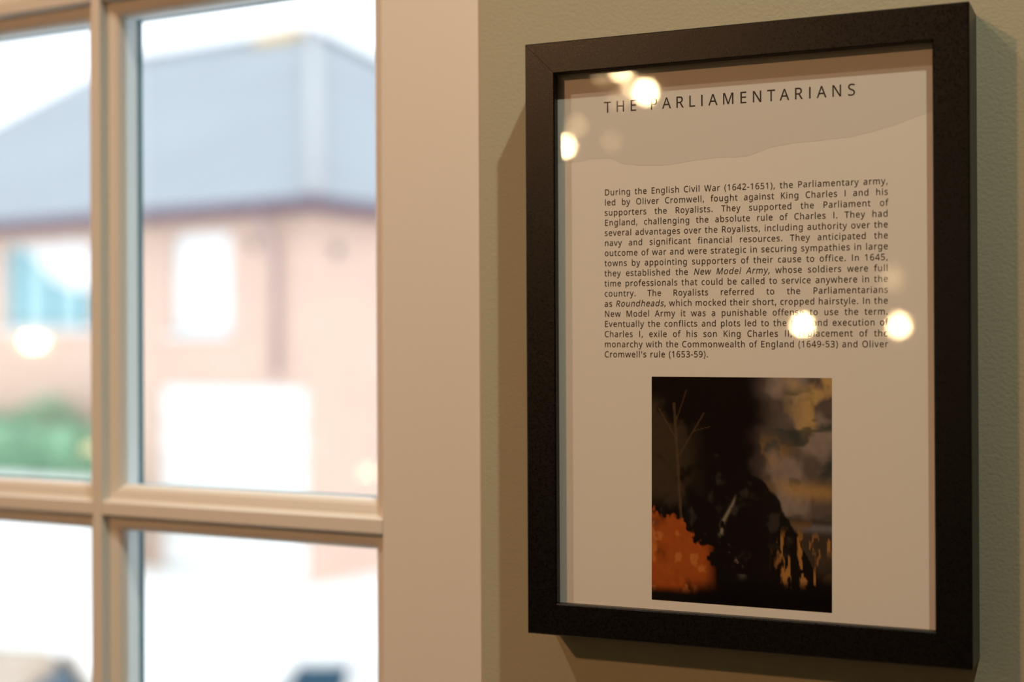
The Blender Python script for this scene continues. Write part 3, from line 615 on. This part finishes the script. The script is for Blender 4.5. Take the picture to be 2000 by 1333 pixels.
# ---------------------------------------------------------------- outside: the brick house
HC = Vector((-7.9597, 12.5209, GROUND))
UL = Vector((-0.98753, 0.15794, 0)); UR = Vector((0.15794, 0.98753, 0))
EZ = 1.79 + Z0 - GROUND                  # eaves above ground
HM = Matrix(((UL.x, UR.x, 0), (UL.y, UR.y, 0), (0, 0, 1)))     # house axes: a along the left face, b along the right face
def Hp(a, b, z): return HM @ Vector((a, b, z))
ground = pyd('ground', [(-60, T + 0.01, GROUND), (60, T + 0.01, GROUND), (60, 120, GROUND), (-60, 120, GROUND)], [(0, 1, 2, 3)], M['ground'])
tag(ground, 'bright pale concrete yard outside the window', kind='structure')
house = empty('house', HC)
tag(house, 'haze-washed orange brick house with slate roof outside the window', 'house')
LA, LB = 10.0, 12.0
WIN = {'A': (1.22, 2.16, 0.32, 1.47), 'B': (3.54, 5.26, 0.40, 1.48)}
def face_wall(side, length, holes):
    xs = sorted(set([0, length] + [h[i] for h in holes for i in (0, 1)]))
    zs = sorted(set([0, EZ] + [h[i] for h in holes for i in (2, 3)]))
    vs, fs, uv = [], [], []
    for i in range(len(xs) - 1):
        for k in range(len(zs) - 1):
            cx, cz = (xs[i] + xs[i+1]) / 2, (zs[k] + zs[k+1]) / 2
            if any(h[0] < cx < h[1] and h[2] < cz < h[3] for h in holes): continue
            b = len(vs)
            for a, z in ((xs[i], zs[k]), (xs[i+1], zs[k]), (xs[i+1], zs[k+1]), (xs[i], zs[k+1])):
                vs.append(Hp(a, 0, z) if side == 'L' else Hp(0, a, z)); uv.append((a, z))
            fs.append((b, b+1, b+2, b+3))
    for h in holes:
        for (a, z), (a2, z2) in zip(((h[0], h[2]), (h[1], h[2]), (h[1], h[3]), (h[0], h[3])), ((h[1], h[2]), (h[1], h[3]), (h[0], h[3]), (h[0], h[2]))):
            b = len(vs)
            for (q, w, dd) in ((a, z, 0), (a2, z2, 0), (a2, z2, 0.12), (a, z, 0.12)):
                vs.append(Hp(q, dd, w) if side == 'L' else Hp(dd, q, w)); uv.append((q, w + dd))
            fs.append((b, b+1, b+2, b+3))
    o = pyd('brick_wall', vs, fs, M['brickL'], house, fix=False)
    l = o.data.uv_layers.new(name='UVMap')
    for p in o.data.polygons:
        for li in p.loop_indices: l.data[li].uv = uv[o.data.loops[li].vertex_index]
    return o
RZ = Z0 - GROUND
holesL = [(w[0], w[1], w[2] + RZ, w[3] + RZ) for w in WIN.values()] + [(0.10, 2.38, 0.0, -0.29 + RZ)]
face_wall('L', LA, holesL); face_wall('R', LB, [])
def back():
    vs = [Hp(LA, 0, 0), Hp(LA, LB, 0), Hp(0, LB, 0), Hp(LA, 0, EZ), Hp(LA, LB, EZ), Hp(0, LB, EZ), Hp(LA, LB/2, 5.305 + Z0 - GROUND - 0.1)]
    return pyd('rear_wall', vs, [(0, 1, 4, 6, 3), (1, 2, 5, 4)], M['brickL'], house)
back()
OV = 0.28; RH = 5.305 + Z0 - GROUND; AP = 5.17; ez = EZ - 0.06
roofv = [Hp(-OV, -OV, ez), Hp(LA + 0.1, -OV, ez), Hp(LA + 0.1, LB + OV, ez), Hp(-OV, LB + OV, ez), Hp(AP, LB/2, RH), Hp(LA + 0.1, LB/2, RH)]
tag(pyd('roof', roofv, [(0, 1, 5, 4), (0, 4, 3), (3, 4, 5, 2), (0, 3, 2, 1), (1, 2, 5)], M['tile'], house), 'blue grey hipped slate roof')
def tube(name, pts, r, m, parent, n=8):
    vs, fs = [], []
    for i, p in enumerate(pts):
        p = Vector(p); d = (Vector(pts[min(i+1, len(pts)-1)]) - Vector(pts[max(i-1, 0)])).normalized()
        a = d.orthogonal().normalized(); b = d.cross(a)
        for k in range(n):
            t = 2 * math.pi * k / n; vs.append(p + a * math.cos(t) * r + b * math.sin(t) * r)
    for i in range(len(pts) - 1):
        for k in range(n):
            j = (k + 1) % n; fs.append((i*n+k, i*n+j, (i+1)*n+j, (i+1)*n+k))
    fs.append(tuple(range(n))[::-1]); fs.append(tuple(range((len(pts)-1)*n, len(pts)*n)))
    return pyd(name, vs, fs, m, parent, True)
tube('hip_tiles', [Hp(-OV, -OV, ez + 0.03), Hp(AP, LB/2, RH + 0.03)], 0.11, M['ridge'], house)
tube('hip_tiles', [Hp(-OV, LB + OV, ez + 0.03), Hp(AP, LB/2, RH + 0.03)], 0.10, M['tile'], house)
tube('ridge_tiles', [Hp(AP, LB/2, RH + 0.02), Hp(LA + 0.1, LB/2, RH + 0.02)], 0.11, M['tile'], house)
tag(tube('lichen_patch', [Hp(AP + 0.15, LB/2 - 0.12, RH - 0.03), Hp(AP + 0.6, LB/2 - 0.12, RH - 0.03), Hp(AP + 1.1, LB/2 - 0.12, RH - 0.05)], 0.15, M['lichen'], house), 'orange lichen on the ridge')
def hbox(name, a0, a1, b0, b1, z0, z1, m, parent=None):
    bm = bmesh.new(); bm_box(bm, (a0, b0, z0), (a1, b1, z1), 0.004, 1)
    for v in bm.verts: v.co = Hp(*v.co)
    return from_bm(name, bm, m, parent or house)
hbox('fascia', -OV, LA + 0.1, -OV - 0.02, -OV + 0.02, ez - 0.10, ez + 0.02, M['fascia'])
hbox('fascia', -OV - 0.02, -OV + 0.02, -OV, LB + OV, ez - 0.10, ez + 0.02, M['fascia'])
hbox('soffit', -OV, LA, -OV, 0.0, ez - 0.10, ez - 0.07, M['fascia'])
hbox('soffit', -OV, 0.0, 0.0, LB, ez - 0.10, ez - 0.07, M['fascia'])
tube('gutter', [Hp(-OV - 0.05, -OV - 0.07, ez - 0.03), Hp(LA + 0.1, -OV - 0.07, ez - 0.03)], 0.055, M['fascia'], house)
tube('gutter', [Hp(-OV - 0.07, -OV - 0.05, ez - 0.03), Hp(-OV - 0.07, LB + OV, ez - 0.03)], 0.055, M['fascia'], house)
tube('downpipe', [Hp(0.50, -OV - 0.05, ez - 0.06), Hp(0.50, -OV - 0.03, ez - 0.16), Hp(0.48, -0.09, ez - 0.40), Hp(0.48, -0.07, ez - 0.6), Hp(0.48, -0.07, RZ - 0.18)], 0.036, M['pipe'], house)
hbox('vent', 0.80, 0.90, -0.03, 0.02, 1.25 + RZ, 1.36 + RZ, M['vent'])
hbox('vent', -0.03, 0.02, 0.34, 0.46, 1.16 + RZ, 1.29 + RZ, M['vent'])
def house_window(key, mull, frame_m, glass_m):
    a0, a1, z0, z1 = WIN[key]; z0 += RZ; z1 += RZ
    w = hbox('window_frame', a0, a1, 0.09, 0.11, z0, z0 + 0.07, frame_m)
    for q in ((a0, a1, z1 - 0.07, z1), (a0, a0 + 0.06, z0, z1), (a1 - 0.06, a1, z0, z1)):
        hbox('frame_member', q[0], q[1], 0.06, 0.11, q[2], q[3], frame_m, w)
    for x_ in mull: hbox('mullion', x_ - 0.045, x_ + 0.045, 0.055, 0.11, z0, z1, M['tealframe'] if key == 'B' else frame_m, w)
    hbox('pane', a0 + 0.05, a1 - 0.05, 0.085, 0.09, z0 + 0.05, z1 - 0.05, glass_m, w)
    hbox('sill', a0 - 0.05, a1 + 0.05, -0.06, 0.10, z0 - 0.06, z0, M['pvc'], w)
    return w
house_window('A', [(1.22 + 2.16) / 2 + 0.1], M['pvc'], M['blind'])
wb = house_window('B', [5.02, 4.36, 3.78], M['pvc'], M['teal'])
# sky reflection across the second window's upper part, shaped as a white sheet
bl = [(4.80, 1.44), (3.56, 1.44), (3.56, 0.86), (3.95, 0.88), (4.28, 1.00), (4.52, 1.20)]
vs = [Hp(a, 0.035, z + RZ) for a, z in bl] + [Hp(a, 0.050, z + RZ) for a, z in bl]
n = len(bl)
pyd('blind_and_sky_white', vs, [tuple(range(n)), tuple(range(n, 2*n))[::-1]] + [(i, (i+1) % n, n + (i+1) % n, n + i) for i in range(n)], M['blind'], wb)
door = hbox('garage_door', 0.10, 2.38, 0.09, 0.12, 0.0, RZ - 0.29, M['whitepaint'])
tag(door, 'white panelled garage door')
for k in range(5):
    zz = k * (RZ - 0.29) / 5
    hbox('door_panel', 0.12, 2.36, 0.03, 0.08, zz + 0.012, zz + (RZ - 0.29) / 5 - 0.012, M['whitepaint'], door)
hbox('handle', 1.18, 1.30, 0.0, 0.035, 0.9, 0.94, M['metal'], door)

gw = empty('garden_wall', HC)
tag(gw, 'low white rendered wall in front of the green hedge', 'wall')
hbox('rendered_wall', 2.5, 9.5, -1.02, -0.84, 0.0, 1.04, M['whitepaint'], gw)
hbox('coping', 2.47, 9.53, -1.05, -0.81, 1.04, 1.10, M['whitepaint'], gw)

# hedge: leaves on a rounded body
def hedge():
    r = random.Random(8); vs, fs = [], []
    for _ in range(9000):
        a = r.uniform(3.0, 9.3); t = r.uniform(0, 2 * math.pi); q = r.uniform(0.80, 1.03)
        top = 1.86 + 0.12 * math.sin(a * 2.1) + 0.06 * math.sin(a * 5.3)
        if a < 3.5: top *= 0.80 + 0.4 * (a - 3.0)
        b = -0.42 + 0.36 * math.cos(t) * q; z = top / 2 + top / 2 * math.sin(t) * q
        c0 = Vector((a, b, max(z, 0.03))); s = r.uniform(0.035, 0.07)
        d1 = Vector((r.uniform(-1, 1), r.uniform(-1, 1), r.uniform(-1, 1))).normalized(); d2 = d1.orthogonal().normalized()
        k = len(vs)
        for p in (c0 - d1 * s, c0 + d2 * s * 0.5, c0 + d1 * s, c0 - d2 * s * 0.5): vs.append(Hp(*p))
        fs.append((k, k+1, k+2, k+3))
    return pyd('foliage', vs, fs, M['leaf'], fix=False)
hd = empty('hedge', HC)
tag(hd, 'clipped green hedge against the brick house, behind the low white wall', 'hedge')
f = hedge(); f.parent = hd; f['kind'] = 'stuff'
hc = hbox('hedge_core', 3.2, 9.1, -0.66, -0.18, 0.0, 1.66, M['leaf'], hd)

# ---------------------------------------------------------------- parked cars
Fh = Vector((CF.x, CF.y, 0)).normalized(); Rh = Vector((Fh.y, -Fh.x, 0))
def make_car(xc, zc, facing, paint, label, roof, quarter=False):
    """rear bumper at camera-ground coordinates, car points towards facing (+1 right, -1 left)"""
    o = Vector((CP.x, CP.y, 0)) + Rh * xc + Fh * zc
    c = empty('car', (o.x, o.y, GROUND)); fd = Rh * facing
    c.rotation_euler = (0, 0, math.atan2(fd.y, fd.x))
    tag(c, label, 'car')
    L, Wd = 3.9, 1.68
    def loft(name, secs, m, par=c, sm=False):
        """secs: list of (half width, [(x, z)...]) outlines from one side to the other"""
        vs, fs = [], []; n = len(secs[0][1])
        for y, pts in secs:
            for (x, z) in pts: vs.append((x, y, z))
        for i in range(len(secs) - 1):
            for k in range(n):
                j = (k + 1) % n; fs.append((i*n+k, i*n+j, (i+1)*n+j, (i+1)*n+k))
        fs.append(tuple(range(n))[::-1]); fs.append(tuple(range((len(secs)-1)*n, len(secs)*n)))
        return pyd(name, vs, fs, m, par, sm)
    lower = [(0.06, 0.28), (0.0, 0.45), (0.03, 0.75), (0.10, 0.93), (0.9, 0.95), (2.75, 0.95), (3.45, 0.86), (3.82, 0.72), (3.9, 0.5), (3.85, 0.27), (3.6, 0.2), (0.3, 0.2)]
    sh = lambda pts, k, cz: [(1.95 + (x - 1.95) * k, cz + (z - cz) * k) for x, z in pts]
    hw = Wd / 2
    loft('body', [(-hw, sh(lower, 0.95, 0.5)), (-hw + 0.07, sh(lower, 0.985, 0.5)), (-hw + 0.2, lower), (hw - 0.2, lower), (hw - 0.07, sh(lower, 0.985, 0.5)), (hw, sh(lower, 0.95, 0.5))], paint, sm=True)
    cab = [(0.12, 0.93), (0.22, 1.12), (0.42, roof - 0.04), (1.9, roof - 0.02), (2.75, 0.93)]
    loft('window_glass', [(-hw + 0.12, [(x, z if z < 1 else z - 0.0) for x, z in cab]), (hw - 0.12, cab)], M['carglass'])
    top = [(0.40, roof - 0.06), (0.42, roof - 0.01), (0.75, roof + 0.01), (1.5, roof + 0.005), (1.95, roof - 0.025), (1.95, roof - 0.06)]
    loft('roof', [(-hw + 0.13, sh(top, 0.96, roof - 0.04)), (-hw + 0.25, top), (hw - 0.25, top), (hw - 0.13, sh(top, 0.96, roof - 0.04))], paint, sm=True)
    for sgn in (-1, 1):
        y = sgn * (hw - 0.135)
        for (x0, x1) in (((0.10, 0.95), (0.42, roof - 0.03)), ((1.35, 0.95), (1.42, roof - 0.03)), ((2.76, 0.95), (1.92, roof - 0.03))):
            pts = [(x0[0] - 0.025, x0[1]), (x0[0] + 0.025, x0[1]), (x1[0] + 0.025, x1[1]), (x1[0] - 0.025, x1[1])]
            loft('pillar', [(y - 0.03, pts), (y + 0.03, pts)], paint)
        if quarter:                                   # broad pillar behind the rear quarter window
            pts = [(0.52, 0.95), (0.74, 0.95), (0.78, roof - 0.03), (0.63, roof - 0.03)]
            loft('pillar', [(y - 0.03, pts), (y + 0.03, pts)], paint)
        for wx in (0.75, 3.15):
            bm = bmesh.new(); bm_cyl(bm, (wx, sgn * (hw - 0.02) - 0.1 * (sgn > 0) - 0.0 + (-0.1 if sgn < 0 else 0.0) + 0.1 * (sgn < 0), 0.31), 0.31, 0.1 * 1.0, 24, 'Y')
            w = from_bm('wheel', bm, M['rubber'], c)
            bm = bmesh.new(); bm_cyl(bm, (wx, sgn * (hw + 0.0) - 0.005 + 0.0, 0.31), 0.2, 0.01, 20, 'Y'); from_bm('hubcap', bm, M['metal'], w)
        box('wing_mirror', (2.3, sgn * (hw + 0.07) - 0.07, 0.95), (2.4, sgn * (hw + 0.07) + 0.07, 1.06), paint, c, 0.02)
    box('rear_light', (-0.01, -hw + 0.08, 0.62), (0.05, -hw + 0.25, 0.8), mat('red_lens', (0.5, 0.04, 0.03), 0.3), c, 0.01)
    box('rear_light', (-0.01, hw - 0.25, 0.62), (0.05, hw - 0.08, 0.8), mat('red_lens', (0.5, 0.04, 0.03), 0.3), c, 0.01)
    return c
make_car(-1.30, 4.75, -1, M['cartan'], 'beige hatchback parked below the window, at its lower left pane', 1.46)
make_car(-1.24, 6.02, 1, M['carwhite'], 'white hatchback parked below the window, beside the cream stile', 1.45, True)
